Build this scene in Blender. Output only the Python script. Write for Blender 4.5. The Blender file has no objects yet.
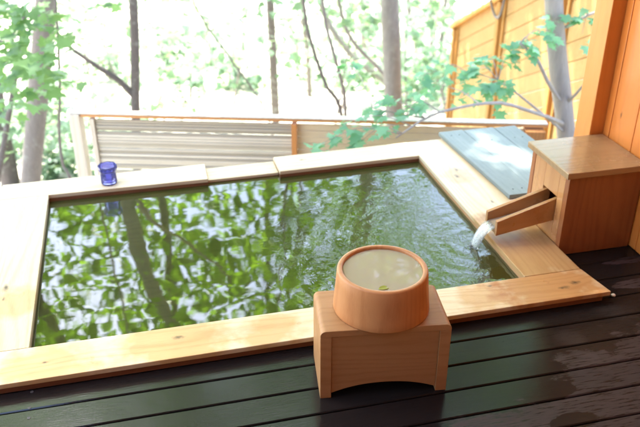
import bpy, bmesh, math, random
import numpy as np
from mathutils import Vector, Matrix, noise as mn
R = math.radians
random.seed(7); rng = np.random.default_rng(7)
S = bpy.context.scene
COL = S.collection

# ------------------------------------------------------------------ camera
YAW, PIT, ROL, FPX, CAMH = 0.2441, 0.4982, 0.0021, 776.87, 1.30
_r = Vector((math.cos(YAW), -math.sin(YAW), 0))
FW = Vector((math.sin(YAW)*math.cos(PIT), math.cos(YAW)*math.cos(PIT), -math.sin(PIT)))
_u = _r.cross(FW)
RT = math.cos(ROL)*_r + math.sin(ROL)*_u
UP = -math.sin(ROL)*_r + math.cos(ROL)*_u
CAM = Vector((0, 0, CAMH))
cd = bpy.data.cameras.new('camera'); cam = bpy.data.objects.new('camera', cd); COL.objects.link(cam)
cam.matrix_world = Matrix(((RT.x, UP.x, -FW.x, CAM.x), (RT.y, UP.y, -FW.y, CAM.y), (RT.z, UP.z, -FW.z, CAM.z), (0, 0, 0, 1)))
cd.sensor_width = 36; cd.lens = FPX/640*36
cd.clip_start = .02; cd.clip_end = 800
cd.dof.use_dof = True; cd.dof.focus_distance = 1.98; cd.dof.aperture_fstop = 3.7
S.camera = cam

# ------------------------------------------------------------------ light
SUN_EL, SUN_AZ = R(62), R(-28)          # azimuth from +Y towards +X
wd = bpy.data.worlds.new("World"); S.world = wd; wd.use_nodes = True
wn = wd.node_tree.nodes; wl = wd.node_tree.links; wn.clear()
sky = wn.new('ShaderNodeTexSky'); sky.sky_type = 'NISHITA'; sky.sun_disc = False
sky.sun_elevation = SUN_EL; sky.sun_rotation = SUN_AZ; sky.dust_density = 2.5; sky.air_density = 1.0
bg = wn.new('ShaderNodeBackground'); bg.inputs[1].default_value = 0.15
wo = wn.new('ShaderNodeOutputWorld')
wl.new(sky.outputs[0], bg.inputs[0]); wl.new(bg.outputs[0], wo.inputs[0])
sd = bpy.data.lights.new('sun', 'SUN'); sd.energy = 4.0; sd.angle = R(.53); sd.color = (1, .95, .87)
so = bpy.data.objects.new('sun', sd); COL.objects.link(so)
SUNV = Vector((math.sin(SUN_AZ)*math.cos(SUN_EL), math.cos(SUN_AZ)*math.cos(SUN_EL), math.sin(SUN_EL)))
so.rotation_euler = (-SUNV).to_track_quat('-Z', 'Y').to_euler()
S.view_settings.view_transform = 'Standard'; S.view_settings.look = 'None'
S.view_settings.gamma = 1; S.view_settings.use_curve_mapping = False
S.view_settings.exposure = 3.1
S.render.engine = 'CYCLES'
cy = S.cycles
cy.use_denoising = True
cy.max_bounces = 10; cy.diffuse_bounces = 5; cy.glossy_bounces = 4; cy.transmission_bounces = 6; cy.transparent_max_bounces = 12
cy.sample_clamp_indirect = 12; cy.caustics_reflective = False; cy.caustics_refractive = False

def ray(px, py):
    return FW + RT*((px-320)/FPX) - UP*((py-213.5)/FPX)
def at(px, py, depth):                    # photo pixel + true depth -> world
    return CAM + ray(px, py)*depth
def mirror_at(px, py, depth, zw=.008):    # what the water mirrors at that pixel, at that depth
    p = at(px, py, depth); return Vector((p.x, p.y, 2*zw - p.z))

# ------------------------------------------------------------------ helpers
def link(name, me, mat, parent=None, loc=None):
    o = bpy.data.objects.new(name, me); COL.objects.link(o)
    if mat is not None: me.materials.append(mat)
    if parent is not None: o.parent = parent
    if loc is not None: o.location = loc
    return o
def obj(name, bm, mat, parent=None, origin=None, smooth=False):
    """world-space bmesh -> object; its coordinates become local to parent (or to origin)"""
    base = Vector((0, 0, 0))
    if parent is not None:
        q = parent
        while q is not None: base += q.location; q = q.parent
    org = Vector(origin) if origin is not None else base.copy()
    bmesh.ops.transform(bm, matrix=Matrix.Translation(-org), verts=bm.verts)
    bmesh.ops.recalc_face_normals(bm, faces=bm.faces)
    me = bpy.data.meshes.new(name); bm.to_mesh(me); bm.free()
    if smooth:
        for p in me.polygons: p.use_smooth = True
    return link(name, me, mat, parent, org-base)
def tag(o, label, cat, group=None, kind=None):
    if label: o['label'] = label
    if cat: o['category'] = cat
    if group: o['group'] = group
    if kind: o['kind'] = kind
    return o
def thing(name, label, cat, loc, group=None):
    o = bpy.data.objects.new(name, None); COL.objects.link(o); o.location = loc; o.empty_display_size = .1
    return tag(o, label, cat, group)
def struct(name, bm, mat, smooth=False):
    o = obj(name, bm, mat, smooth=smooth); o['kind'] = 'structure'; return o

def hexa(bm, c, bev=.002, seg=2):
    """box from 8 corners (bottom ring then top ring)"""
    b = bmesh.new(); v = [b.verts.new(p) for p in c]
    for f in ((0,1,2,3), (7,6,5,4), (0,4,5,1), (1,5,6,2), (2,6,7,3), (3,7,4,0)): b.faces.new([v[i] for i in f])
    if bev: bmesh.ops.bevel(b, geom=b.edges[:], offset=bev, segments=seg, affect='EDGES', profile=.6)
    me = bpy.data.meshes.new('tmp'); b.to_mesh(me); b.free(); bm.from_mesh(me); bpy.data.meshes.remove(me)
def box(bm, x0, x1, y0, y1, z0, z1, bev=.002, seg=2):
    hexa(bm, [(x0,y0,z0),(x1,y0,z0),(x1,y1,z0),(x0,y1,z0),(x0,y0,z1),(x1,y0,z1),(x1,y1,z1),(x0,y1,z1)], bev, seg)
def quadprism(bm, pts, z0, z1, bev=.002):
    hexa(bm, [(*p, z0) for p in pts]+[(*p, z1) for p in pts], bev)
def tube(bm, path, radii, n=10, wob=0.0, cap=True, seed=0):
    path = [Vector(p) for p in path]; rings = []
    up = Vector((.3, 1, .1)).normalized()
    for i, p in enumerate(path):
        t = (path[min(i+1, len(path)-1)]-path[max(i-1, 0)]).normalized()
        a = t.cross(up).normalized(); b = a.cross(t)
        ring = []
        for k in range(n):
            th = 2*math.pi*k/n
            rr = radii[i]*(1+wob*mn.noise(Vector((math.cos(th)*1.5, math.sin(th)*1.5, i*.35+seed*7.3))))
            ring.append(bm.verts.new(p+(a*math.cos(th)+b*math.sin(th))*rr))
        rings.append(ring)
    for i in range(len(rings)-1):
        for k in range(n):
            bm.faces.new((rings[i][k], rings[i][(k+1) % n], rings[i+1][(k+1) % n], rings[i+1][k]))
    if cap:
        bm.faces.new(rings[0][::-1]); bm.faces.new(rings[-1])
def smooth_path(pts, n):
    """Catmull-Rom through pts"""
    P = [Vector(p) for p in pts]; P = [2*P[0]-P[1]]+P+[2*P[-1]-P[-2]]; out = []
    m = len(P)-3
    for i in range(n+1):
        t = i/n*m; k = min(int(t), m-1); t -= k
        a, b, c, d = P[k:k+4]
        out.append(.5*((2*b)+(c-a)*t+(2*a-5*b+4*c-d)*t*t+(3*b-a-3*c+d)*t**3))
    return out
def lathe(bm, prof, n=64, center=(0,0,0), close=False):
    c = Vector(center); rings = []
    for r, z in prof:
        rings.append([bm.verts.new(c+Vector((r*math.cos(2*math.pi*k/n), r*math.sin(2*math.pi*k/n), z))) for k in range(n)])
    for i in range(len(rings)-1):
        for k in range(n): bm.faces.new((rings[i][k], rings[i][(k+1) % n], rings[i+1][(k+1) % n], rings[i+1][k]))
    bm.faces.new(rings[0][::-1])
    bm.faces.new(rings[-1])

# ------------------------------------------------------------------ materials
class NT:
    def __init__(s, name):
        s.m = bpy.data.materials.new(name); s.m.use_nodes = True; s.t = s.m.node_tree; s.t.nodes.clear()
        s.out = s.n('ShaderNodeOutputMaterial')
    def n(s, typ, **kw):
        x = s.t.nodes.new(typ)
        for k, v in kw.items(): setattr(x, k, v)
        return x
    def l(s, a, b): s.t.links.new(a, b)
    def setin(s, sock, v):
        if isinstance(v, bpy.types.NodeSocket): s.l(v, sock)
        elif isinstance(v, (tuple, list)) and sock.type == 'RGBA' and len(v) == 3: sock.default_value = (*v, 1)
        else: sock.default_value = v
    def math(s, op, a, b=0.0, c=0.0, clamp=False):
        x = s.n('ShaderNodeMath', operation=op); x.use_clamp = clamp
        for i, v in enumerate((a, b, c)): s.setin(x.inputs[i], v)
        return x.outputs[0]
    def vmath(s, op, a, b=(0,0,0)):
        x = s.n('ShaderNodeVectorMath', operation=op)
        s.setin(x.inputs[0], a); s.setin(x.inputs[1], b)
        return x.outputs['Value'] if op in ('LENGTH', 'DISTANCE', 'DOT_PRODUCT') else x.outputs[0]
    def noise(s, vec, scale, detail=4, rough=.5, dist=0.0):
        x = s.n('ShaderNodeTexNoise'); s.l(vec, x.inputs['Vector']); x.inputs['Scale'].default_value = scale
        x.inputs['Detail'].default_value = detail; x.inputs['Roughness'].default_value = rough; x.inputs['Distortion'].default_value = dist
        return x.outputs['Fac']
    def ramp(s, f, stops, interp='LINEAR'):
        x = s.n('ShaderNodeValToRGB'); s.l(f, x.inputs[0]); e = x.color_ramp; e.interpolation = interp
        while len(e.elements) < len(stops): e.elements.new(.5)
        for i, (p, c) in enumerate(stops):
            e.elements[i].position = p; e.elements[i].color = (*c, 1) if isinstance(c, tuple) else (c, c, c, 1)
        return x.outputs[0]
    def mix(s, f, a, b, blend='MIX'):
        x = s.n('ShaderNodeMix', data_type='RGBA', blend_type=blend)
        s.setin(x.inputs[0], f); s.setin(x.inputs[6], a); s.setin(x.inputs[7], b)
        return x.outputs[2]
    def coords(s, rand=True):
        tc = s.n('ShaderNodeTexCoord'); v = tc.outputs['Object']
        if rand:
            oi = s.n('ShaderNodeObjectInfo')
            sc = s.n('ShaderNodeVectorMath', operation='SCALE'); sc.inputs[0].default_value = (37, 91, 53); s.l(oi.outputs['Random'], sc.inputs['Scale'])
            v = s.vmath('ADD', v, sc.outputs[0])
        return v, tc.outputs['Object']
    def bsdf(s, col, rough=.5, spec=.5, normal=None, **kw):
        b = s.n('ShaderNodeBsdfPrincipled'); s.setin(b.inputs['Base Color'], col); s.setin(b.inputs['Roughness'], rough)
        s.setin(b.inputs['Specular IOR Level'], spec)
        if normal is not None: s.l(normal, b.inputs['Normal'])
        for k, v in kw.items(): s.setin(b.inputs[k], v)
        return b.outputs[0]
    def bump(s, h, strength, dist=.01):
        b = s.n('ShaderNodeBump'); b.inputs['Strength'].default_value = strength; b.inputs['Distance'].default_value = dist
        s.l(h, b.inputs['Height']); return b.outputs[0]
    def done(s, sh): s.l(sh, s.out.inputs[0]); return s.m

def wood(name, light, dark, axis='X', ring=55, rough=.45, spec=.4, knots=(), stains=(), contrast=1.0, streak=.5, grey=None, bump=.15, coat=0.0, warp=.05, blot=.35, island=0.0):
    """sawn timber: growth-ring figure along `axis`, fine fibre streaks, knots and stains at object-space points"""
    t = NT(name); v, raw = t.coords()
    st = {'X': (.12, 1, 1), 'Y': (1, .12, 1), 'Z': (1, 1, .12)}[axis]
    vs = t.vmath('MULTIPLY', v, st)
    big = t.noise(vs, 5, 2, .5)                       # cathedral figure
    acr = t.n('ShaderNodeSeparateXYZ'); t.l(vs, acr.inputs[0])
    ph = {'X': acr.outputs[1], 'Y': acr.outputs[0], 'Z': acr.outputs[0]}[axis]
    ph = t.math('ADD', ph, t.math('MULTIPLY', t.math('SUBTRACT', big, .5), warp*6))
    core = None
    for (kx, ky, kz, kr) in knots:
        d = t.vmath('SUBTRACT', raw, (kx, ky, kz))
        d = t.vmath('MULTIPLY', d, {'X': (.45, 1, 1), 'Y': (1, .45, 1), 'Z': (1, 1, .45)}[axis])
        ln = t.vmath('LENGTH', d)
        g = t.math('DIVIDE', kr*1.0, t.math('ADD', ln, kr*.8))
        ph = t.math('ADD', ph, t.math('MULTIPLY', g, .035))
        nz = t.math('MULTIPLY', t.noise(raw, 90, 2), kr*.9)
        c = t.math('SUBTRACT', 1, t.math('DIVIDE', t.math('ADD', ln, nz), kr*1.15), clamp=True)
        core = c if core is None else t.math('MAXIMUM', core, c)
    rings = t.math('SINE', t.math('MULTIPLY', ph, ring*6.283))
    rings = t.math('MULTIPLY_ADD', rings, .5, .5)
    rings = t.math('POWER', rings, 2.2)
    fib = t.noise(t.vmath('MULTIPLY', vs, (1, 1, 1)), 260, 3, .6)
    med = t.noise(vs, 24, 4, .6)
    blo = t.noise(v, 3.3, 3, .55)
    f = t.math('ADD', t.math('MULTIPLY', rings, .38*contrast), t.math('MULTIPLY', t.math('SUBTRACT', med, .5), streak*1.2))
    f = t.math('ADD', f, t.math('MULTIPLY', t.math('SUBTRACT', fib, .5), streak*.9))
    f = t.math('ADD', f, t.math('MULTIPLY', t.math('SUBTRACT', blo, .42), blot*1.6), clamp=True)
    col = t.mix(f, light, dark)
    oi = t.n('ShaderNodeObjectInfo')
    hv = t.n('ShaderNodeHueSaturation'); t.l(col, hv.inputs['Color'])
    t.l(t.math('MULTIPLY_ADD', oi.outputs['Random'], .22, .89), hv.inputs['Value'])
    col = hv.outputs[0]
    if island:
        gi = t.n('ShaderNodeNewGeometry'); col = t.mix(t.math('MULTIPLY', gi.outputs['Random Per Island'], island), col, tuple(c*.6 for c in dark))
    for (sx, sy, sz, sr, sc) in stains:
        d = t.vmath('LENGTH', t.vmath('SUBTRACT', raw, (sx, sy, sz)))
        d = t.math('ADD', d, t.math('MULTIPLY', t.math('SUBTRACT', t.noise(raw, 18, 4), .5), sr*1.3))
        k = t.math('SUBTRACT', 1, t.math('DIVIDE', d, sr), clamp=True)
        k = t.math('MULTIPLY', k, 2.2, clamp=True)
        col = t.mix(t.math('MULTIPLY', k, .85), col, t.mix(1.0, col, sc, 'MULTIPLY'))
    if core is not None: col = t.mix(t.math('MULTIPLY', core, 1.6, clamp=True), col, tuple(c*.22 for c in dark))
    if grey is not None:
        col = t.mix(t.math('MULTIPLY', t.noise(v, 9, 5, .65), .9, clamp=True), col, grey)
    rg = t.math('MULTIPLY_ADD', t.math('SUBTRACT', t.noise(v, 14, 4), .5), .25, rough, clamp=True)
    nrm = t.bump(t.math('ADD', fib, t.math('MULTIPLY', rings, .5)), bump, .002)
    return t.done(t.bsdf(col, rg, spec, nrm, **({'Coat Weight': coat, 'Coat Roughness': .12} if coat else {})))

def plain(name, col, rough=.5, spec=.4, var=.15, scale=8, metal=0.0):
    t = NT(name); v, _ = t.coords()
    f = t.noise(v, scale, 5, .6)
    c = t.mix(f, tuple(x*(1-var) for x in col), tuple(min(1, x*(1+var)) for x in col))
    return t.done(t.bsdf(c, rough, spec, t.bump(f, .1, .004), Metallic=metal))

HL, HD = (.65, .525, .335), (.50, .345, .175)
M = {}
M['rim_front'] = wood('wood_rim_front', HL, HD, 'X', knots=[(1.188, 1.668, .035, .015), (1.143, 1.652, .035, .014), (.936, 1.711, .035, .007), (.035, 1.683, .035, .013), (-.30, 1.66, .035, .007)],
    stains=[(1.10, 1.68, .035, .21, (.66, .36, .14)), (.90, 1.66, .035, .10, (.85, .62, .38)), (.02, 1.68, .035, .17, (.84, .63, .36)), (-.30, 1.62, .035, .14, (.86, .66, .42)), (.28, 1.65, .035, .10, (.84, .63, .38))], ring=24, warp=.11, rough=.33, contrast=.95, streak=.8)
M['rim_side'] = wood('wood_rim_side', HL, HD, 'Y', knots=[(-.430, 2.035, .035, .016), (-.43, 1.978, .035, .007), (1.13, 2.42, .035, .014), (1.15, 2.47, .035, .011), (1.17, 2.2, .035, .01)],
    stains=[(1.15, 1.86, .035, .26, (.74, .50, .26)), (1.10, 2.02, .035, .14, (.72, .52, .30)), (1.13, 2.42, .035, .07, (.80, .72, .6)), (-.40, 1.95, .035, .10, (.88, .74, .50))], ring=24, warp=.10, rough=.33, contrast=.95, streak=.8)
M['rim_back'] = wood('wood_rim_back', HL, HD, 'X', knots=[(.6, 2.70, .035, .012), (1.03, 2.7, .035, .01)], ring=40, rough=.42)
M['curb'] = wood('wood_curb_red_shaded', (.22, .085, .035), (.12, .042, .018), 'X', ring=60, rough=.4)  # wet red cedar, with the shade on the inner rim face darkened into it
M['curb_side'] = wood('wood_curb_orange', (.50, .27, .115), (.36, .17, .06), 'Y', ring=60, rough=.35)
M['tub_in'] = wood('wood_tub_inside', (.40, .21, .09), (.25, .115, .045), 'X', ring=60, rough=.5)
M['cypress'] = wood('wood_bath_stool', (.42, .212, .084), (.30, .130, .044), 'X', ring=60, contrast=.8, streak=.75, rough=.48, spec=.3, bump=.12, blot=.25)
M['bucket'] = wood('wood_bucket', (.50, .222, .080), (.35, .125, .038), 'Z', ring=55, contrast=.8, streak=.8, rough=.42, spec=.35, bump=.12, blot=.25)
M['box_v'] = wood('wood_box_front_shaded', (.31, .108, .034), (.19, .056, .017), 'Z', ring=38, contrast=.7, streak=.55, rough=.35, coat=.25)  # shade on the box front is put into this darker wood colour
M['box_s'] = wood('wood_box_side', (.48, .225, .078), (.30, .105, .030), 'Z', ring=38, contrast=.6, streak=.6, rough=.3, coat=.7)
M['lid'] = wood('wood_box_lid', (.37, .225, .105), (.24, .125, .05), 'X', ring=36, contrast=.7, streak=.6, rough=.25, coat=.5)
M['spout'] = wood('wood_spout', (.41, .19, .062), (.26, .10, .029), 'X', ring=45, contrast=.7, streak=.6, rough=.3, coat=.4)
M['post'] = wood('wood_post', (.58, .22, .045), (.46, .155, .028), 'Z', ring=40, contrast=.5, streak=.4, rough=.4)
M['plank'] = wood('wood_wall_plank', (.62, .195, .034), (.46, .125, .020), 'Z', ring=34, contrast=.75, streak=.5, rough=.36, coat=.15, knots=[(1.5, 2.035, .39, .009), (1.5, 1.9, .6, .01)])
M['yellow'] = wood('wood_yellow_board', (.55, .325, .125), (.42, .22, .072), 'X', ring=30, contrast=.7, streak=.6, rough=.55, spec=.2, blot=.6, island=.25)
M['yellow_post'] = wood('wood_yellow_post', (.56, .28, .075), (.40, .17, .04), 'Z', ring=30, rough=.55, spec=.2)
M['slat_grey'] = wood('wood_weathered_slat', (.66, .60, .50), (.50, .44, .35), 'X', ring=40, contrast=.5, streak=.9, rough=.7, spec=.15, blot=.5, island=.85)
M['slat_tan'] = wood('wood_tan_slat', (.70, .57, .40), (.56, .42, .26), 'X', ring=40, contrast=.5, streak=.8, rough=.6, spec=.2, island=.45)
M['rail'] = wood('wood_rail', (.56, .27, .11), (.44, .19, .06), 'X', ring=40, rough=.5, spec=.25)
M['pale_post'] = wood('wood_pale_post', (.62, .55, .46), (.46, .38, .29), 'Z', ring=40, rough=.6, spec=.2)
M['fence_post'] = wood('wood_orange_post', (.50, .22, .075), (.36, .14, .04), 'Z', ring=40, rough=.5, spec=.2)
M['grey_board'] = wood('wood_grey_board', (.205, .240, .225), (.13, .16, .152), 'Y', ring=40, contrast=.35, streak=.7, rough=.5, spec=.3, bump=.3)
M['ceiling'] = wood('wood_ceiling', (.20, .10, .045), (.13, .06, .025), 'X', ring=30, rough=.6)

def deck_mat():
    t = NT('wood_deck_wet'); v, raw = t.coords(False)
    vs = t.vmath('MULTIPLY', raw, (.10, 1, 1))
    fib = t.noise(vs, 180, 4, .65); med = t.noise(vs, 30, 4, .6); blot = t.noise(raw, 7, 4, .6)
    sp = t.n('ShaderNodeSeparateXYZ'); t.l(raw, sp.inputs[0]); X, Y = sp.outputs[0], sp.outputs[1]
    # tone of each board
    bid = t.math('FLOOR', t.math('DIVIDE', t.math('SUBTRACT', Y, 1.532-.0895*40), .0895))
    wn_ = t.n('ShaderNodeTexWhiteNoise', noise_dimensions='1D'); t.l(bid, wn_.inputs['W'])
    f = t.math('ADD', t.math('MULTIPLY', fib, .6), t.math('MULTIPLY', med, .5))
    dry = t.mix(f, (.034, .0235, .022), (.084, .059, .054))
    wet = t.mix(f, (.008, .0075, .007), (.020, .016, .0145))
    # dry island at the front right, splash blots inside it, and a smaller one beside the box
    e = t.math('SUBTRACT', t.math('ADD', t.math('MULTIPLY', X, .236), t.math('MULTIPLY', Y, -.66)), -.674)
    n1 = t.noise(t.vmath('MULTIPLY', raw, (.55, 1, 1)), 9, 5, .62)
    e = t.math('ADD', e, t.math('MULTIPLY', t.math('SUBTRACT', n1, .5), .30))
    m1 = t.math('MULTIPLY', e, 40, clamp=True)
    def spot(cx, cy, sx, sy):
        d = t.vmath('LENGTH', t.vmath('MULTIPLY', t.vmath('SUBTRACT', raw, (cx, cy, 0)), (1/sx, 1/sy, 0)))
        d = t.math('ADD', d, t.math('MULTIPLY', t.math('SUBTRACT', n1, .5), 1.5))
        return t.math('MULTIPLY', t.math('SUBTRACT', 1, d), 9, clamp=True)
    b1 = spot(.90, 1.30, .075, .036); b2 = spot(.91, 1.186, .07, .03)
    m1 = t.math('MULTIPLY', m1, t.math('SUBTRACT', 1, t.math('MAXIMUM', b1, b2), clamp=True))
    m2 = t.math('MAXIMUM', spot(1.40, 1.665, .09, .024), spot(1.47, 1.79, .10, .02))
    m = t.math('MAXIMUM', m1, m2)
    fine = t.math('MULTIPLY', t.math('SUBTRACT', fib, .36), 6, clamp=True)
    m = t.math('MULTIPLY', m, fine)
    col = t.mix(m, wet, dry)
    col = t.mix(t.math('MULTIPLY', wn_.outputs['Value'], .35), col, (.012, .010, .010))
    rw = t.math('MULTIPLY_ADD', blot, .22, .03)
    rough = t.math('ADD', t.math('MULTIPLY', m, .40), rw, clamp=True)
    lft = t.math('SUBTRACT', 1, t.math('MULTIPLY', t.math('ADD', X, .35), 1.15), clamp=True)
    specv = t.math('MULTIPLY_ADD', lft, .44, .16)
    rough = t.math('MULTIPLY', rough, t.math('MULTIPLY_ADD', lft, -.62, 1))
    h = t.math('ADD', t.math('MULTIPLY', fib, .35), t.math('MULTIPLY', t.noise(raw, 16, 3), .8))
    h = t.math('ADD', h, t.math('MULTIPLY', t.noise(raw, 240, 2), .08))
    return t.done(t.bsdf(col, rough, specv, t.bump(h, .22, .004)))
M['deck'] = deck_mat()
M['dark'] = plain('dark_underside', (.012, .010, .009), .9, .1)

def water_mat(name, tint, murk, murk_f, ripple):
    t = NT(name); v, raw = t.coords(False)
    sp = t.n('ShaderNodeSeparateXYZ'); t.l(raw, sp.inputs[0])
    if ripple:
        d = t.vmath('LENGTH', t.vmath('MULTIPLY', t.vmath('SUBTRACT', raw, ripple), (1, 1, 0)))
        near = t.math('POWER', t.math('SUBTRACT', 1, t.math('DIVIDE', d, .80), clamp=True), 1.6)
        wob = t.math('MULTIPLY', t.noise(raw, 7, 3), .10)
        ringsw = t.math('SINE', t.math('MULTIPLY', t.math('ADD', d, wob), 150))
        n_f = t.noise(raw, 34, 3, .55, .6); n_b = t.noise(raw, 6.0, 1, .4, .3)
        h = t.math('ADD', t.math('MULTIPLY', n_b, .11), t.math('MULTIPLY', t.noise(t.vmath('MULTIPLY', raw, (1, 1.6, 1)), 17, 1, .4), .010))
        h = t.math('ADD', h, t.math('MULTIPLY', near, t.math('ADD', t.math('MULTIPLY', ringsw, .020), t.math('MULTIPLY', n_f, .24))))
        nrm = t.bump(h, 1.0, .0075)
    else:
        nrm = t.bump(t.noise(raw, 18, 2), .12, .002)
    fr = t.n('ShaderNodeFresnel'); fr.inputs['IOR'].default_value = 2.1 if ripple else 1.36; t.l(nrm, fr.inputs['Normal'])
    gl = t.n('ShaderNodeBsdfGlossy'); gl.inputs['Roughness'].default_value = .02; t.l(nrm, gl.inputs['Normal'])
    tr = t.n('ShaderNodeBsdfTransparent'); tr.inputs[0].default_value = (*tint, 1)
    df = t.n('ShaderNodeBsdfDiffuse'); df.inputs[0].default_value = (*murk, 1)
    a = t.n('ShaderNodeMixShader'); a.inputs[0].default_value = murk_f; t.l(tr.outputs[0], a.inputs[1]); t.l(df.outputs[0], a.inputs[2])
    b = t.n('ShaderNodeMixShader'); t.l(fr.outputs[0], b.inputs[0]); t.l(a.outputs[0], b.inputs[1]); t.l(gl.outputs[0], b.inputs[2])
    return t.done(b.outputs[0])
M['water'] = water_mat('bath_water', (.66, .70, .38), (.078, .092, .022), .42, (1.02, 1.99, 0))
M['bucket_water'] = water_mat('bucket_water', (.93, .93, .84), (.70, .59, .40), .55, None)
def stream_mat():
    t = NT('falling_water'); v, raw = t.coords(False)
    st = t.noise(t.vmath('MULTIPLY', raw, (1, 3.5, .4)), 60, 3, .6)
    nrm = t.bump(st, .6, .006)
    gl = t.n('ShaderNodeBsdfGlossy'); gl.inputs['Roughness'].default_value = .06; t.l(nrm, gl.inputs['Normal'])
    tr = t.n('ShaderNodeBsdfTransparent'); tr.inputs[0].default_value = (.95, .97, .97, 1)
    df = t.n('ShaderNodeBsdfDiffuse'); df.inputs[0].default_value = (.85, .86, .85, 1)
    tl = t.n('ShaderNodeBsdfTranslucent'); tl.inputs[0].default_value = (.9, .92, .92, 1)
    w = t.n('ShaderNodeMixShader'); w.inputs[0].default_value = .5; t.l(df.outputs[0], w.inputs[1]); t.l(tl.outputs[0], w.inputs[2])
    a = t.n('ShaderNodeMixShader'); t.l(t.math('MULTIPLY', t.math('SUBTRACT', st, .45), 2.6, clamp=True), a.inputs[0]); t.l(tr.outputs[0], a.inputs[1]); t.l(w.outputs[0], a.inputs[2])
    fr = t.n('ShaderNodeFresnel'); fr.inputs['IOR'].default_value = 1.33; t.l(nrm, fr.inputs['Normal'])
    b = t.n('ShaderNodeMixShader'); t.l(fr.outputs[0], b.inputs[0]); t.l(a.outputs[0], b.inputs[1]); t.l(gl.outputs[0], b.inputs[2])
    return t.done(b.outputs[0])
M['stream'] = stream_mat()
def blue_mat():
    t = NT('blue_translucent')
    tr = t.n('ShaderNodeBsdfTransparent'); tr.inputs[0].default_value = (.68, .69, 1.0, 1)
    tl = t.n('ShaderNodeBsdfTranslucent'); tl.inputs[0].default_value = (.42, .43, 1.0, 1)
    df = t.n('ShaderNodeBsdfDiffuse'); df.inputs[0].default_value = (.24, .26, .90, 1)
    gl = t.n('ShaderNodeBsdfGlossy'); gl.inputs['Roughness'].default_value = .05
    a = t.n('ShaderNodeMixShader'); a.inputs[0].default_value = .5; t.l(tl.outputs[0], a.inputs[1]); t.l(df.outputs[0], a.inputs[2])
    b = t.n('ShaderNodeMixShader'); b.inputs[0].default_value = .74; t.l(a.outputs[0], b.inputs[1]); t.l(tr.outputs[0], b.inputs[2])
    fr = t.n('ShaderNodeFresnel'); fr.inputs['IOR'].default_value = 1.45
    c = t.n('ShaderNodeMixShader'); t.l(fr.outputs[0], c.inputs[0]); t.l(b.outputs[0], c.inputs[1]); t.l(gl.outputs[0], c.inputs[2])
    return t.done(c.outputs[0])
M['blue'] = blue_mat()
def leaf_mat(name, c1, c2, trans=.55):
    t = NT(name); v, raw = t.coords(False)
    at_ = t.n('ShaderNodeAttribute', attribute_name='tone'); at_.attribute_type = 'GEOMETRY'
    n = t.noise(raw, 40, 2)
    f = t.math('ADD', t.math('MULTIPLY', at_.outputs['Fac'], .85), t.math('MULTIPLY', n, .2), clamp=True)
    col = t.mix(f, c1, c2)
    pb = t.bsdf(col, .45, .35)
    tl = t.n('ShaderNodeBsdfTranslucent'); t.l(t.mix(1.0, col, (1.9, 1.9, 1.0), 'MULTIPLY'), tl.inputs[0])
    a = t.n('ShaderNodeMixShader'); a.inputs[0].default_value = trans; t.l(pb, a.inputs[1]); t.l(tl.outputs[0], a.inputs[2])
    return t.done(a.outputs[0])
M['leaf'] = leaf_mat('leaf_green', (.020, .058, .008), (.20, .36, .036), .58)
M['leaf_teal'] = leaf_mat('leaf_blue_green', (.10, .25, .165), (.18, .37, .26), .45)
M['leaf_pale'] = leaf_mat('leaf_pale_green', (.085, .17, .085), (.15, .25, .13), .45)
M['leaf_shrub'] = leaf_mat('leaf_shrub_green', (.085, .150, .105), (.16, .235, .175), .4)
M['leaf_reflection'] = leaf_mat('reflection_yellow_green', (.30, .33, .03), (.42, .42, .05), .3)
def bark(name, c1, c2, sc=1.0):
    t = NT(name); v, raw = t.coords()
    vs = t.vmath('MULTIPLY', v, (1, 1, .22))
    a = t.noise(vs, 60*sc, 5, .65); b = t.noise(v, 7, 4, .6); lich = t.math('MULTIPLY', t.math('SUBTRACT', t.noise(v, 22, 4, .6), .56), 9, clamp=True)
    col = t.mix(t.math('MULTIPLY_ADD', a, .9, t.math('MULTIPLY', b, .25), clamp=True), c1, c2)
    col = t.mix(t.math('MULTIPLY', lich, .45), col, (.33, .33, .29))
    return t.done(t.bsdf(col, .85, .15, t.bump(a, .8, .012)))
M['bark'] = bark('bark_brown', (.125, .10, .09), (.29, .245, .22))
M['bark_mid'] = bark('bark_mottled', (.13, .108, .098), (.33, .29, .26), .5)
M['bark_dark'] = bark('bark_dark', (.085, .068, .062), (.19, .155, .14))
M['bark_grey'] = bark('bark_grey', (.22, .19, .17), (.41, .365, .33), .6)
M['twig'] = bark('bark_twig', (.13, .105, .095), (.24, .20, .18))
def ground_mat():
    t = NT('forest_floor'); v, raw = t.coords(False)
    a = t.noise(raw, 1.3, 6, .6); b = t.noise(raw, 14, 5, .7)
    c = t.mix(b, (.36, .33, .26), (.60, .57, .48))
    g = t.math('MULTIPLY', t.math('SUBTRACT', a, .52), 7, clamp=True)
    c = t.mix(t.math('MULTIPLY', g, .7), c, (.28, .40, .20))
    return t.done(t.bsdf(c, .95, .1, t.bump(b, .6, .05)))
M['ground'] = ground_mat()
M['white'] = plain('white_ceramic', (.7, .69, .66), .3, .5, .05)
M['iron'] = plain('dull_iron', (.20, .17, .15), .45, .5, .3, 60, .6)
M['screw'] = plain('steel_screw', (.10, .095, .09), .5, .3, .2, 60, .3)

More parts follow.
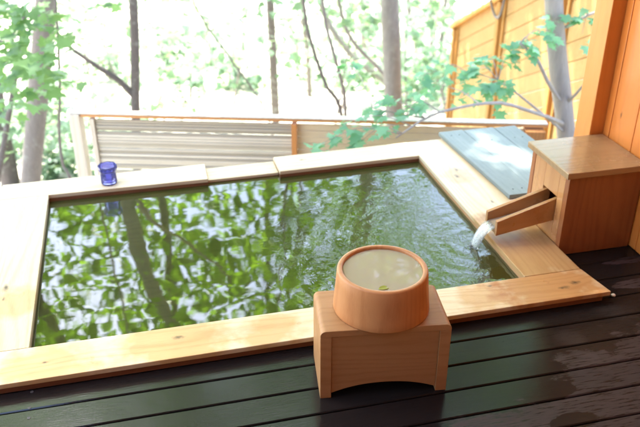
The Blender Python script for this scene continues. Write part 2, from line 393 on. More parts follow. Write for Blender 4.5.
# ------------------------------------------------------------------ ground and deck
def ground_z(x, y):
    d = math.hypot(x-.3, y-.5)
    z = -1.35 - max(0, d-3.5)*.13 + .12*mn.noise(Vector((x*.35, y*.35, 0))) + .04*mn.noise(Vector((x*1.3, y*1.3, 3)))
    if d > 30: z += (d-30)*.13
    return z
bm = bmesh.new()
xs = [-400, -200, -100, -60]+list(np.arange(-40, 40.1, 1.0))+[60, 100, 200, 400]
grid = [[bm.verts.new((x, y, ground_z(x, y))) for x in xs] for y in xs]
for i in range(len(xs)-1):
    for j in range(len(xs)-1): bm.faces.new((grid[i][j], grid[i][j+1], grid[i+1][j+1], grid[i+1][j]))
struct('ground', bm, M['ground'], True)

X0, X1, Y0, Y1 = -.343, 1.058, 1.732, 2.622      # bath opening
WATERZ = .008
RZ = .035                                          # rim top
bm = bmesh.new()
pitch = .0895; y = 1.532-pitch*24
while y < 2.3:
    a, b = y+.0022, y+pitch-.0022
    if b > 2.16: pass
    elif b < 1.70: box(bm, -1.6, 3.2, a, b, -.028, 0, .0025, 1)
    else: box(bm, 1.20, 3.2, a, b, -.028, 0, .0025, 1)
    y += pitch
struct('deck', bm, M['deck'])
bm = bmesh.new(); box(bm, -1.6, 3.2, -1.3, 1.62, -1.7, -.06, 0); box(bm, 1.235, 3.2, 1.62, 2.12, -1.7, -.06, 0)
struct('deck_base', bm, M['dark'])
for k, (px, py) in enumerate([(32, 392), (29.5, 408), (29, 418), (31, 434)]):
    d = ray(px, py); p = CAM + d*(CAMH/-d.z)
    b = bmesh.new(); lathe(b, [(.0042, 0), (.0042, .0008), (.0025, .0012), (.0015, .0006)], 12, (p.x, p.y, .0002))
    tag(obj('deck_screw', b, M['screw'], origin=(p.x, p.y, 0)), 'tiny screw head in the wet deck boards at the left', 'screw', 'screws in the left deck boards')

# ------------------------------------------------------------------ bath tub
tub = thing('bathtub', 'sunken rectangular wooden bath with pale cypress rim boards, full of water', 'bathtub', (.36, 2.18, 0))
def rim(pts, mat, z0=.0205, z1=RZ, bev=.002):
    b = bmesh.new(); quadprism(b, pts, z0, z1, bev); return obj('rim_board', b, mat, tub, origin=(0, 0, 0))
rim([(-.62, 1.597), (1.264, 1.602), (1.2425, 1.731), (-.62, 1.731)], M['rim_front'])
rim([(-.51, 1.7325), (X0, 1.7325), (X0, 2.6205), (-.51, 2.6205)], M['rim_side'])
rim([(X1, 1.7325), (1.241, 1.7325), (1.234, 2.7625), (X1, 2.7625)], M['rim_side'])
rim([(-.51, 2.622), (.2225, 2.616), (.2255, 2.752), (-.51, 2.742)], M['rim_back'])
rim([(.2242, 2.634), (.4935, 2.638), (.4935, 2.742), (.2272, 2.737)], M['rim_back'], .010, .021)
rim([(.495, 2.616), (X1-.0015, 2.629), (X1-.0015, 2.764), (.495, 2.750)], M['rim_back'])
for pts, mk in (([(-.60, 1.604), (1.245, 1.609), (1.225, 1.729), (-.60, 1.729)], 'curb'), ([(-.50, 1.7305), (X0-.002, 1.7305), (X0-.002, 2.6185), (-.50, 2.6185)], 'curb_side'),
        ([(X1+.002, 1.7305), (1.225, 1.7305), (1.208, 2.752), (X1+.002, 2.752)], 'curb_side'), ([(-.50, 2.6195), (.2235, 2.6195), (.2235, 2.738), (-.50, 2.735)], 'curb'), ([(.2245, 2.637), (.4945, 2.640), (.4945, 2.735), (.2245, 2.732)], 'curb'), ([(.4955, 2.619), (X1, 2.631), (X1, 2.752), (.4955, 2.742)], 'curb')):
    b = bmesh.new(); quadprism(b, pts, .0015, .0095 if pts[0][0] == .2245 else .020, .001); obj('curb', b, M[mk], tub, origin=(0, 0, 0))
def tw(pts, z0, z1, name='tub_wall'):
    b = bmesh.new(); quadprism(b, pts, z0, z1-.004, .002); return obj(name, b, M['tub_in'], tub, origin=(0, 0, 0))
tw([(-.40, 1.66), (1.12, 1.66), (1.12, Y0+.004), (-.40, Y0+.004)], -.66, .0025)
tw([(-.40, 2.634), (1.12, 2.634), (1.12, 2.70), (-.40, 2.70)], -.66, .0005)
tw([(-.40, Y0+.0055), (X0-.003, Y0+.0055), (X0-.003, 2.6325), (-.40, 2.6325)], -.66, .0025)
tw([(X1+.003, Y0+.0055), (1.12, Y0+.0055), (1.12, 2.6325), (X1+.003, 2.6325)], -.66, .0025)
tw([(-.40, 1.66), (1.12, 1.66), (1.12, 2.70), (-.40, 2.70)], -.70, -.6615, 'tub_floor')
b = bmesh.new(); box(b, X0, X1, Y0+.006, Y0+.058, -.22, -.010, .004)
obj('inner_ledge', b, M['rim_back'], tub, origin=(0, 0, 0))
# outer casing of the tub below the rim
for p in ([(-.50, 1.74), (-.485, 1.74), (-.485, 2.73), (-.50, 2.73)], [(-.48, 2.705), (1.2, 2.705), (1.2, 2.725), (-.48, 2.725)]):
    b = bmesh.new(); quadprism(b, p, -1.4, .0025 if p[0][0] < -.49 else .0, .002); obj('casing', b, M['slat_tan'], tub, origin=(0, 0, 0))
# water surface, gently displaced by the falling stream
bm = bmesh.new(); nx, ny = 140, 90
def wz(x, y):
    d = math.hypot(x-1.02, y-1.99)
    return WATERZ + .0005*math.exp(-d*4)*math.sin(d*95) + .0006*mn.noise(Vector((x*4, y*4, 0)))
g = [[bm.verts.new((X0-.002+(X1-X0+.004)*i/nx, Y0+.0045+(2.633-Y0-.0045)*j/ny, 0)) for i in range(nx+1)] for j in range(ny+1)]
for r_ in g:
    for v_ in r_: v_.co.z = wz(v_.co.x, v_.co.y)
for j in range(ny):
    for i in range(nx): bm.faces.new((g[j][i], g[j][i+1], g[j+1][i+1], g[j+1][i]))
struct('bath_water', bm, M['water'], True)

# ------------------------------------------------------------------ grey cover boards on the right of the bath
for k, (xa, xb, lab) in enumerate([(1.205, 1.311, 'weathered grey board lying along the bath rim, nearest the water'),
                                   (1.3135, 1.448, 'widest weathered grey board, middle of three beside the bath, with sun on it'),
                                   (1.4505, 1.548, 'weathered grey board farthest from the water, partly behind the wooden box')]):
    ya = 2.20 if k == 0 else 2.12
    b = bmesh.new(); quadprism(b, [(xa+.03, ya), (xb+.03, ya), (xb, 2.80-.004*k), (xa, 2.797-.004*k)], .0365, .052, .002)
    o = obj('cover_board', b, M['grey_board'], origin=(xa, ya, .0365)); tag(o, lab, 'board', 'grey cover boards beside the bath')
    for (sx, sy) in ((.035, .04), (.07, .04), (.035, .55), (.07, .55)):
        b = bmesh.new(); lathe(b, [(.003, 0), (.003, .0006), (.001, .0006)], 10, (xa+sx+.03*(1-sy/.6), ya+sy, .0517))
        obj('screw', b, M['dark'], o)
b = bmesh.new(); quadprism(b, [(1.232, 2.115), (1.545, 2.115), (1.545, 2.79), (1.225, 2.79)], -.30, .034, .002)
tag(obj('support_frame', b, M['slat_tan'], origin=(1.4, 2.45, .0)), 'low timber bed under the three grey boards', 'support')

# ------------------------------------------------------------------ water box with spout
bx = thing('water_box', 'square orange cedar box with flat lid and water spout, against the plank wall', 'box', (1.37, 1.975, 0))
BX0, BX1, BY0, BY1, BZ = 1.243, 1.496, 1.865, 2.10, .276
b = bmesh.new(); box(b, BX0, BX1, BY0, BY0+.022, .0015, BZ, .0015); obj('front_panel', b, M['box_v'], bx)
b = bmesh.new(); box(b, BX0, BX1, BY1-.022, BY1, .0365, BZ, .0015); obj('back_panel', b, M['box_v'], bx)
# left panel with the spout opening
b = bmesh.new(); ya, yb = BY0+.0235, BY1-.0235; xa, xb = BX0+.0008, BX0+.022
box(b, xa, xb, ya, 1.921, .0015, BZ, .001); box(b, xa, xb, 2.009, yb, .0015, BZ, .001)
box(b, xa, xb, 1.9215, 2.0085, .0015, .098, .001); box(b, xa, xb, 1.9215, 2.0085, .184, BZ, .001)
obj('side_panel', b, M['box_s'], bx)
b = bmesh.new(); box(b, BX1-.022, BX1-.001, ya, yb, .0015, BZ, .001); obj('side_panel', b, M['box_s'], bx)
b = bmesh.new(); box(b, BX0-.018, 1.4975, BY0-.014, BY1+.008, BZ+.001, BZ+.021, .0025)
obj('lid', b, M['lid'], bx)
sp = bpy.data.objects.new('spout', None); COL.objects.link(sp); sp.parent = bx; sp.location = (0, 0, 0)
def trough(y0, y1, zt0, zt1, zb0, zb1, xe=1.051, xs_=1.262):
    b = bmesh.new()
    hexa(b, [(xe, y0, zb1), (xs_, y0, zb0), (xs_, y1, zb0), (xe, y1, zb1), (xe, y0, zt1), (xs_, y0, zt0), (xs_, y1, zt0), (xe, y1, zt1)], .0015)
    return b
obj('spout_side', trough(1.924, 1.937, .180, .1165, .101, .066), M['spout'], sp)
obj('spout_side', trough(1.993, 2.006, .180, .1165, .101, .066), M['spout'], sp)
obj('spout_floor', trough(1.9375, 1.9925, .1155, .0805, .102, .068, 1.053), M['spout'], sp)
b = bmesh.new(); hexa(b, [(1.055, 1.938, .0812), (1.26, 1.938, .1162), (1.26, 1.992, .1162), (1.055, 1.992, .0812), (1.055, 1.938, .088), (1.26, 1.938, .122), (1.26, 1.992, .122), (1.055, 1.992, .088)], .001)
obj('spout_water', b, M['bucket_water'], sp)

# falling stream: a thin sheet that narrows as it drops
bm = bmesh.new(); N, K = 26, 12
fr, bk = [], []
for i in range(N+1):
    t_ = i/N
    x = 1.062-.068*t_**.62 ; z = .088-.082*(.25*t_+.75*t_**1.7)
    w = .0275*(1-.22*t_**.8)+.004*t_; yc = 1.964+.008*t_
    rf, rb = [], []
    for k in range(K+1):
        s_ = k/K*2-1
        th = .0045*math.sqrt(max(.05, 1-s_*s_))*(1-.3*t_)
        j = .0022*mn.noise(Vector((s_*4, t_*2.2, 1.7)))*(.3+t_)
        bow = .010*s_*s_*t_
        rf.append(bm.verts.new((x-th+j+bow, yc+s_*w+j*.6, z+th*.6))); rb.append(bm.verts.new((x+th+j+bow, yc+s_*w+j*.6, z-th*.6)))
    fr.append(rf); bk.append(rb)
for i in range(N):
    for k in range(K):
        bm.faces.new((fr[i][k], fr[i][k+1], fr[i+1][k+1], fr[i+1][k])); bm.faces.new((bk[i][k+1], bk[i][k], bk[i+1][k], bk[i+1][k+1]))
    bm.faces.new((fr[i][0], fr[i+1][0], bk[i+1][0], bk[i][0])); bm.faces.new((fr[i+1][K], fr[i][K], bk[i][K], bk[i+1][K]))
tag(obj('water_stream', bm, M['stream'], origin=(1.02, 1.97, .008), smooth=True), 'clear stream of water falling from the wooden spout into the bath', 'water stream')

bm = bmesh.new()
for i in range(36):
    a_ = random.uniform(0, 6.283); r_ = abs(random.gauss(0, .028)); q = Vector((.994+r_*math.cos(a_)*.9, 1.974+r_*math.sin(a_)*1.5, WATERZ+.0006)); s_ = random.uniform(.0009, .0034)
    bmesh.ops.create_icosphere(bm, subdivisions=2, radius=s_, matrix=Matrix.Translation(q))
o = obj('foam', bm, M['stream'], bpy.data.objects['water_stream'], smooth=True); o['kind'] = 'stuff'

# ------------------------------------------------------------------ stool and bucket
SO = Vector((.351, 1.404, 0)); su = Vector((.311, -.044, 0)).normalized(); sv = Vector((-su.y, su.x, 0))
ST_W, ST_D, ST_H = .312, .168, .2
st = thing('bath_stool', 'low square wooden bath stool with arched front panel, standing on the wet deck', 'stool', SO+su*ST_W/2+sv*ST_D/2)
st.rotation_euler.z = math.atan2(su.y, su.x)
def local(b, name, mat, parent=st):
    me = bpy.data.meshes.new(name); bmesh.ops.recalc_face_normals(b, faces=b.faces); b.to_mesh(me); b.free(); return link(name, me, mat, parent)
w2, d2 = ST_W/2, ST_D/2
def profile(b, pts, y0, y1, bev=.0012):
    f = b.faces.new([b.verts.new((x, y0, z)) for x, z in pts]); r_ = bmesh.ops.extrude_face_region(b, geom=[f])
    bmesh.ops.translate(b, vec=(0, y1-y0, 0), verts=[v for v in r_['geom'] if isinstance(v, bmesh.types.BMVert)])
    bmesh.ops.recalc_face_normals(b, faces=b.faces)
    es = [e for e in b.edges if len(e.link_faces) == 2 and e.calc_face_angle(0) > .7]
    if bev: bmesh.ops.bevel(b, geom=es, offset=bev, segments=2, affect='EDGES', profile=.6)
rr = .014
arc = [(w2-rr+rr*math.sin(a), ST_H-rr+rr*math.cos(a)) for a in np.linspace(0, math.pi/2, 7)]
pts = [(-x, z) for x, z in arc[::-1]] + arc
pts = pts + [(w2, ST_H-.017), (-w2, ST_H-.017)]
b = bmesh.new(); profile(b, pts, -d2, d2); local(b, 'seat', M['cypress'])
for s_ in (-1, 1):
    b = bmesh.new(); xa, xb = sorted((s_*w2, s_*(w2-.027))); 
    box(b, xa, xb, -d2, d2, 0, ST_H-.0175, .0012)
    local(b, 'leg', M['cypress'])
for ys, nm in ((-d2+.0035, 'front_panel'), (d2-.0165, 'back_panel')):
    b = bmesh.new(); wi = w2-.0275; zt = ST_H-.0180
    arch = [(wi-2*wi*i/24, .012+.024*(1-abs(1-2*i/24)**2.2)) for i in range(25)]
    profile(b, [(-wi, zt), (wi, zt)]+arch, ys, ys+.013, .0008); local(b, nm, M['cypress'])

BC = Vector((.5205, 1.4745, .2005))
bk_ = thing('wash_bucket', 'round orange cypress wash bucket filled to the brim, on the stool', 'bucket', BC)
H = .1075; rb_, rt_ = .1170, .1078; th = .0125
ro = lambda z: rb_+(rt_-rb_)*z/H
prof = [(rb_-.004, .001), (rb_-.001, .0), (rb_, .003)]+[(ro(z), z) for z in (.02, .05, .08, H-.004)]+[(rt_-.0012, H-.0012), (rt_-.004, H), (rt_-th+.004, H), (rt_-th+.0012, H-.0012), (rt_-th, H-.004)]
prof += [(ro(z)-th, z) for z in (.08, .05, .0305)]
b = bmesh.new(); c = b; n = 72; rings = []
for r_, z in prof: rings.append([b.verts.new((r_*math.cos(2*math.pi*k/n), r_*math.sin(2*math.pi*k/n), z)) for k in range(n)])
rings.append([b.verts.new(((ro(.03)-th)*math.cos(2*math.pi*k/n), (ro(.03)-th)*math.sin(2*math.pi*k/n), .002)) for k in range(n)])
for i in range(len(rings)):
    A_, B_ = rings[i], rings[(i+1) % len(rings)]
    for k in range(n): b.faces.new((A_[k], A_[(k+1) % n], B_[(k+1) % n], B_[k]))
o = local(b, 'staves', M['bucket'], bk_)
for p in o.data.polygons: p.use_smooth = True
b = bmesh.new(); lathe(b, [(ro(.03)-th-.001, .010), (ro(.03)-th-.001, .026)], 48); local(b, 'bottom_board', M['cypress'], bk_)
WZ = H-.0075; b = bmesh.new(); rw_ = ro(WZ)-th-.0004
lathe(b, [(rw_, 0), (rw_-.001, .0003)], 64); me = bpy.data.meshes.new('bucket_water'); b.faces.ensure_lookup_table()
bmesh.ops.delete(b, geom=[b.faces[-2]] if False else [], context='FACES'); b.to_mesh(me); b.free()
o = link('bucket_water', me, M['bucket_water'], loc=BC+Vector((0, 0, WZ)))
tag(o, 'clear water filling the round wooden bucket on the stool', 'water')

# ------------------------------------------------------------------ blue jar on the rim
jp = Vector((-.132, 2.668, RZ+.0005))
jar = thing('blue_jar', 'small translucent cobalt blue glass jar standing on the far rim of the bath', 'jar', jp)
b = bmesh.new(); n = 40
prof = [(.0, .0), (.025, .0), (.029, .003), (.0295, .010), (.0292, .024), (.0285, .038), (.0280, .046), (.0295, .049), (.0325, .053), (.0335, .060), (.0335, .070), (.0325, .0715), (.0312, .070), (.0310, .060), (.0285, .055), (.0242, .046), (.0242, .012), (.022, .007), (.0, .006)]
rings = []
for r_, z in prof[1:-1]: rings.append([b.verts.new((r_*math.cos(2*math.pi*k/n)*(1+(.035*math.cos(8*2*math.pi*k/n) if z > .05 else 0)), r_*math.sin(2*math.pi*k/n)*(1+(.035*math.cos(8*2*math.pi*k/n) if z > .05 else 0)), z)) for k in range(n)])
for i in range(len(rings)-1):
    for k in range(n): b.faces.new((rings[i][k], rings[i][(k+1) % n], rings[i+1][(k+1) % n], rings[i+1][k]))
b.faces.new(rings[0][::-1]); b.faces.new(rings[-1])
o = local(b, 'glass_body', M['blue'], jar)
for p in o.data.polygons: p.use_smooth = True

# ------------------------------------------------------------------ plank wall of the bath house (right), roof and back wall
pw = thing('plank_wall', 'orange vertical plank wall with corner post beside the wooden box', 'wall', (1.5, 1.2, 0))
y = 2.079; k = 0
b = bmesh.new(); box(b, 1.501, 1.53, 2.082, 2.1145, .002, 2.39, .002); obj('plank', b, M['plank'], pw, origin=(0, 0, 0))
while y > -1.2:
    b = bmesh.new(); box(b, 1.501, 1.53, y-.1215, y, .002, 2.39, .003); obj('plank', b, M['plank'], pw, origin=(0, 0, 0)); y -= .1235; k += 1
b = bmesh.new(); box(b, 1.452, 1.56, 2.1155, 2.205, .053, 2.39, .003); obj('corner_post', b, M['post'], pw, origin=(0, 0, 0))
b = bmesh.new(); box(b, 1.532, 1.6, -1.2, 2.10, -.05, 2.39, 0); obj('wall_core', b, M['ceiling'], pw)
b = bmesh.new(); box(b, -.65, 1.8, -1.4, 2.58, 2.40, 2.48, .003)
o = struct('roof', b, M['ceiling'])
b = bmesh.new(); box(b, -1.6, 1.5, -1.35, -1.25, 0, 2.39, .003); struct('wall_behind', b, M['ceiling'])
b = bmesh.new(); box(b, -1.7, -1.61, -1.35, 1.1, 0, 2.39, .003); struct('unseen_shade_wall', b, M['ceiling'])  # unseen left wall, added to cut light and darken the interior

# ------------------------------------------------------------------ low slatted fence behind the bath
FL, FR_ = Vector((-.246, 3.647, -.05)), Vector((1.83, 3.005, -.055))
fd = (FR_-FL); flen = Vector((fd.x, fd.y, 0)).length; fdir = Vector((fd.x, fd.y, 0)).normalized(); fn = Vector((-fdir.y, fdir.x, 0))
fc = thing('slat_fence', 'low weathered horizontal slat fence with orange top rail behind the bath', 'fence', FL-Vector((0, 0, .95)))
fc.rotation_euler.z = math.atan2(fdir.y, fdir.x)
def fbox(x0, x1, y0, y1, z0, z1, name, mat, bev=.002):
    b = bmesh.new(); box(b, x0, x1, y0, y1, z0+.95, z1+.95, bev); return local(b, name, mat, fc)
fbox(-.02, flen, -.022, .022, -.013, .0, 'top_rail', M['rail'])
fbox(-.075, flen, -.024, .024, .0015, .0065, 'top_cap', M['pale_post'])
tpost = 1.0
fbox(-.072, -.022, -.03, .03, -.95, .0, 'post', M['pale_post'])
fbox(.02, .042, -.018, .018, -.95, -.0235, 'post', M['pale_post'])
fbox(tpost-.012, tpost+.012, -.032, .018, -.95, -.0235, 'post', M['fence_post'])
fbox(flen-.10, flen-.012, -.052, .03, -1.0, -.0235, 'post', M['fence_post'])
def slats(xa, xb, mat, h, gap, name):
    b = bmesh.new(); z = -.030
    while z > -.85:
        zz = z+random.uniform(-.002, .002); y_ = random.uniform(-.003, .003)
        box(b, xa, xb, -.006+y_, .006+y_, zz-h+.95, zz+.95, .001, 1); z -= h+gap*random.uniform(.6, 1.5)
    local(b, name, mat, fc)
slats(.0435, tpost-.0135, M['slat_grey'], .0125, .0022, 'slat_panel')
slats(tpost+.0135, flen-.1015, M['slat_tan'], .030, .003, 'slat_panel')

# ------------------------------------------------------------------ tall yellow board wall going down the slope (right)
P = [at(456, 25, 6.4), at(502, -3, 5.36)]
wd_ = Vector((P[1].x-P[0].x, P[1].y-P[0].y, 0)); wl_ = wd_.length; wdir = wd_.normalized(); slope = (P[1].z-P[0].z)/wl_
wn_v = Vector((wdir.y, -wdir.x, 0))
if wn_v.dot(CAM-P[0]) < 0: wn_v = -wn_v
yw = thing('board_wall', 'tall yellow timber board wall stepping down the slope behind the tree', 'wall', (P[0].x, P[0].y, P[0].z-3))
def wbox(s0, s1, n0, n1, z0, z1, name, mat, bev=.003, shear=True, out=None):
    b = out or bmesh.new(); c = []
    for z in (z0, z1):
        for s_, n_ in ((s0, n0), (s1, n0), (s1, n1), (s0, n1)):
            p = P[0]+wdir*s_+wn_v*n_; p.z = P[0].z+z+(slope*s_ if shear else slope*(s0+s1)/2); c.append(p)
    hexa(b, c, bev, 1)
    if out is None: return obj(name, b, mat, yw)
BAYS = 2.6
for k in range(3):
    s0, s1 = k*wl_, min((k+1), BAYS)*wl_
    b = bmesh.new(); z = -.04
    while z > -2.6:
        wbox(s0+.052, s1-.006, -.02+.003*random.random(), .0, z-.118, z, '', None, .004, out=b); z -= .121
    bmesh.ops.recalc_face_normals(b, faces=b.faces)
    # boards get their own frame so the grain follows them
    o = obj('board_panel', b, M['yellow'], yw, origin=P[0]+wdir*s0)
    wbox(s0-.004, s0+.05, -.05, .028, -2.9, -.035, 'post', M['yellow_post'], shear=False)
    if k == 1 or k == 2: wbox(s0+.09, s0+.115, .0015, .016, -2.6, -.045, 'batten', M['yellow_post'])
    if k == 0: wbox(s0+.075, s0+.10, .0015, .016, -2.6, -.045, 'batten', M['yellow_post'])
wbox(-.015, BAYS*wl_, -.06, .045, -.032, .004, 'top_cap', M['yellow_post'])
# small chain loop hanging on the wall
bm = bmesh.new(); cpts = []
for i in range(29):
    u_ = i/28
    px = 489.5+16*u_; py = -8+26*math.sin(math.pi*u_)**.75
    q = ray(px, py); tt = (P[0]+wn_v*.05-CAM).dot(wn_v)/q.dot(wn_v); cpts.append(CAM+q*tt)
for p in cpts:
    bmesh.ops.create_icosphere(bm, subdivisions=1, radius=.011, matrix=Matrix.Translation(p))
tube(bm, cpts, [.003]*len(cpts), 6)
tag(obj('hanging_chain', bm, M['iron'], origin=cpts[0]), 'thin beaded chain loop hanging on the yellow board wall', 'chain')

# ------------------------------------------------------------------ small white cap on the deck
d = ray(613, 296); p = CAM+d*(CAMH/-d.z)
b = bmesh.new(); lathe(b, [(.0055, .0), (.0065, .0015), (.0065, .004), (.0045, .006), (.0015, .0068)], 24, (p.x, p.y, .0005))
tag(obj('drain_plug', b, M['white'], origin=p, smooth=True), 'tiny white round plug on the dark deck at the corner of the bath rim', 'plug')

# ------------------------------------------------------------------ leaves and trees
OVAL = np.array([(0, 0, 0), (.22, .30, .05), (.27, .60, .05), (0, 1.05, -.06), (-.27, .60, .05), (-.22, .30, .05), (0, .5, -.02)])
OVAL_F = [(0, 1, 6), (1, 2, 6), (2, 3, 6), (3, 4, 6), (4, 5, 6), (5, 0, 6)]
_mp = [(0, 0), (.16, .05), (.46, -.06), (.36, .12), (.62, .34), (.34, .38), (.30, .52), (.44, .78), (.20, .70), (0, 1.12)]
MAP2 = _mp+[(-x, y) for x, y in _mp[-2:0:-1]]
MAPLE = np.array([(x, y, -.10*abs(x)-.10*y*y+.03) for x, y in MAP2]+[(0, .36, .02)])
MAPLE_F = [(i, (i+1) % len(MAP2), len(MAP2)) for i in range(len(MAP2))]
def leaves_mesh(name, pos, nrm, yaw, size, tone, kind='oval'):
    V, F = (OVAL, OVAL_F) if kind == 'oval' else (MAPLE, MAPLE_F)
    n = len(pos); m = len(V)
    nrm = nrm/np.linalg.norm(nrm, axis=1, keepdims=True)
    ref = np.stack([np.cos(yaw), np.sin(yaw), np.zeros(n)], 1)
    fy = ref-(ref*nrm).sum(1, keepdims=True)*nrm; fy /= np.linalg.norm(fy, axis=1, keepdims=True)
    fx = np.cross(fy, nrm)
    vs = pos[:, None, :]+size[:, None, None]*(V[None, :, 0:1]*fx[:, None]+V[None, :, 1:2]*fy[:, None]+V[None, :, 2:3]*nrm[:, None])
    fs = (np.arange(n)[:, None, None]*m+np.array(F)[None]).reshape(-1, 3)
    me = bpy.data.meshes.new(name); nv = n*m; nf = len(fs)
    me.vertices.add(nv); me.vertices.foreach_set('co', vs.reshape(-1).astype(np.float32))
    me.loops.add(nf*3); me.loops.foreach_set('vertex_index', fs.reshape(-1).astype(np.int32))
    me.polygons.add(nf); me.polygons.foreach_set('loop_start', np.arange(0, nf*3, 3, dtype=np.int32)); me.polygons.foreach_set('loop_total', np.full(nf, 3, np.int32))
    me.update(calc_edges=True)
    a = me.attributes.new('tone', 'FLOAT', 'POINT'); a.data.foreach_set('value', np.repeat(tone, m).astype(np.float32))
    me.validate(); return me
def spray(centers, per, rad, size, flat=.45, tilt=.9, kind='oval', name='crown', keep=None):
    """leaf sprays: flattened clusters of leaves round each centre"""
    pos, tone = [], []
    for c in centers:
        n = int(per*random.uniform(.6, 1.4)); q = rng.normal(size=(n, 3))*np.array([rad, rad, rad*flat])*random.uniform(.7, 1.25)
        pos.append(np.array(c)+q); tone.append(np.clip(rng.normal(random.uniform(.2, .8), .2, n), 0, 1))
    pos = np.concatenate(pos); tone = np.concatenate(tone)
    # leave the sun its way to the cover boards
    if keep is not None:
        k = keep(pos); pos, tone = pos[k], tone[k]
    n = len(pos); nr = np.stack([rng.normal(0, tilt, n), rng.normal(0, tilt, n), np.ones(n)], 1)
    return leaves_mesh(name, pos, nr, rng.uniform(0, 6.283, n), size*rng.uniform(.65, 1.3, n), tone, kind)
SUNGAPS = [((1.36, 2.66, .05), .085), ((1.39, 2.52, .05), .105), ((1.45, 2.42, .05), .09), ((1.06, 2.69, .04), .09)]
def sun_keep(pos):
    k = np.ones(len(pos), bool); s = np.array(SUNV)
    for c, r_ in SUNGAPS:
        d = pos-np.array(c); t_ = d@s; q = d-t_[:, None]*s
        k &= ~((np.linalg.norm(q, axis=1) < r_) & (t_ > 1))
    return k

TREES = []
def tree(name, label, cat, path, r0, r1, mat, centers=(), leafsize=.112, per=38, rad=.33, limbs=(), leafmat='leaf', group=None, extra=None, wob=.12, nlimb=4, kind='oval'):
    path = [Vector(p) for p in path]; base = path[0]
    root = thing(name, label, cat, base, group)
    sp_ = smooth_path(path, 26)
    rad_ = [r0+(r1-r0)*(i/26)**.8 for i in range(27)]
    rad_[0] *= 1.5; rad_[1] *= 1.15
    b = bmesh.new(); tube(b, sp_, rad_, 14, wob, seed=len(TREES)); tr = obj('trunk', b, mat, root, smooth=True)
    cs = list(centers)
    for (pts, ra, rb) in limbs:
        b = bmesh.new(); q = smooth_path(pts, 16); tube(b, q, [ra+(rb-ra)*i/16 for i in range(17)], 8, .15, seed=3); obj('branch', b, mat, root, smooth=True)
    pick = random.sample(cs, min(nlimb, len(cs)))
    for c in pick:
        c = Vector(c); i = min(range(27), key=lambda i: abs(sp_[i].z-(c.z-.5*math.hypot(c.x-sp_[i].x, c.y-sp_[i].y))))
        s0 = sp_[i]; mid = s0.lerp(c, .5)+Vector((random.uniform(-.15, .15), random.uniform(-.15, .15), .15))
        L = (c-s0).length; ra = min(rad_[i]*.55, .012+.012*L)
        b = bmesh.new(); q = smooth_path([s0, mid, c], 12); tube(b, q, [ra*(1-.8*j/12) for j in range(13)], 7, .1); obj('branch', b, mat, root, smooth=True)
    if cs:
        me = spray(cs, per, rad, leafsize, keep=sun_keep, kind=kind)
        o = link('crown', me, M[leafmat]); o.parent = root; o.matrix_parent_inverse = Matrix.Translation(-base)
    if extra:
        o = link('low_foliage', extra[0], M[extra[1]]); o.parent = root; o.matrix_parent_inverse = Matrix.Translation(-base)
    TREES.append(root); return root
def to_ground(a, b_):
    """extend the line a->b down to the ground below"""
    d = (b_-a); d = d/d.z; z = ground_z(b_.x, b_.y); p = b_+d*(z-b_.z); p.z = ground_z(p.x, p.y)-.05; return p

# crown volume over the slope beyond the fence (what the water mirrors), shared out to the nearest trunk
trunks = {
    'A': dict(top=(46, -2), bot=(31, 178), d=5.3), 'B': dict(top=(-6, 95), bot=(10, 178), d=6.0), 'C': dict(top=(133, -2), bot=(135.5, 108), d=5.6),
    'D': dict(top=(270, -2), bot=(275.5, 112), d=7.6), 'E': dict(top=(390, -2), bot=(394, 112), d=6.4), 'F': dict(top=(553.5, -2), bot=(566, 132), d=3.95)}
paths = {}
for k_, t_ in trunks.items():
    a, b_ = at(*t_['top'], t_['d']), at(*t_['bot'], t_['d']); 
    # keep the trunk in a vertical plane facing the camera
    def vplane(px, py, d0):
        q = ray(px, py); h = Vector((math.sin(YAW), math.cos(YAW), 0)); return CAM+q*(d0/q.dot(h))
    a, b_ = vplane(*t_['top'], t_['d']), vplane(*t_['bot'], t_['d'])
    pth = [to_ground(a, b_), b_, a]
    dirn = (a-b_).normalized()
    if k_ == 'A':
        def mir(px, py, d0):
            p = vplane(px, py, d0); return Vector((p.x, p.y, -.04-p.z))
        pth += [mir(124, 200, 5.3), mir(140, 258, 5.3), mir(168, 322, 5.3)]
        pth.append(pth[-1]+Vector((.5, .1, 2.2)))
    else:
        up = Vector((dirn.x*.6+random.uniform(-.06, .06), dirn.y*.5, 1))
        pth += [a+up*1.6, a+up*3.4+Vector((random.uniform(-.2, .2), 0, 0)), a+up*6.0+Vector((random.uniform(-.4, .4), .2, 0))]
    paths[k_] = pth
cent = {k_: [] for k_ in trunks}
def near_tree(c):
    return min(paths, key=lambda k_: min((Vector(c)-p).length for p in smooth_path(paths[k_], 10)))
tries = 0
while sum(map(len, cent.values())) < 640:
    c = (random.uniform(-3.6, 4.8), random.uniform(4.3, 8.2), random.uniform(1.55, 6.2))
    e = math.degrees(math.atan2(c[2]+1.3, math.hypot(c[0]*.6, c[1])))
    if e < 23 or c[2] < 1.3-.215*(c[1])+1.0: continue
    if mn.noise(Vector((c[0]*.55, c[1]*.4, c[2]*.7+5))) < -.34: continue
    # an opening in the leaves towards the right, where the bath mirrors bare sky
    d_ = Vector((c[0], c[1], .016-c[2]))-CAM; dz = d_.dot(FW); qx, qy = 320+FPX*d_.dot(RT)/dz, 213.5-FPX*d_.dot(UP)/dz
    if ((qx-460)/62)**2+((qy-212)/55)**2 < 1 and random.random() < .93: continue
    if ((qx-120)/70)**2+((qy-290)/40)**2 < 1 and random.random() < .35: continue
    cent[near_tree(c)].append(c)
# high canopy in the sun's path
for i in range(300):
    q = Vector((random.uniform(-.9, 1.9), random.uniform(1.2, 3.2), 0))+SUNV*random.uniform(6.8, 10.0)
    cent[near_tree(q)].append(tuple(q))

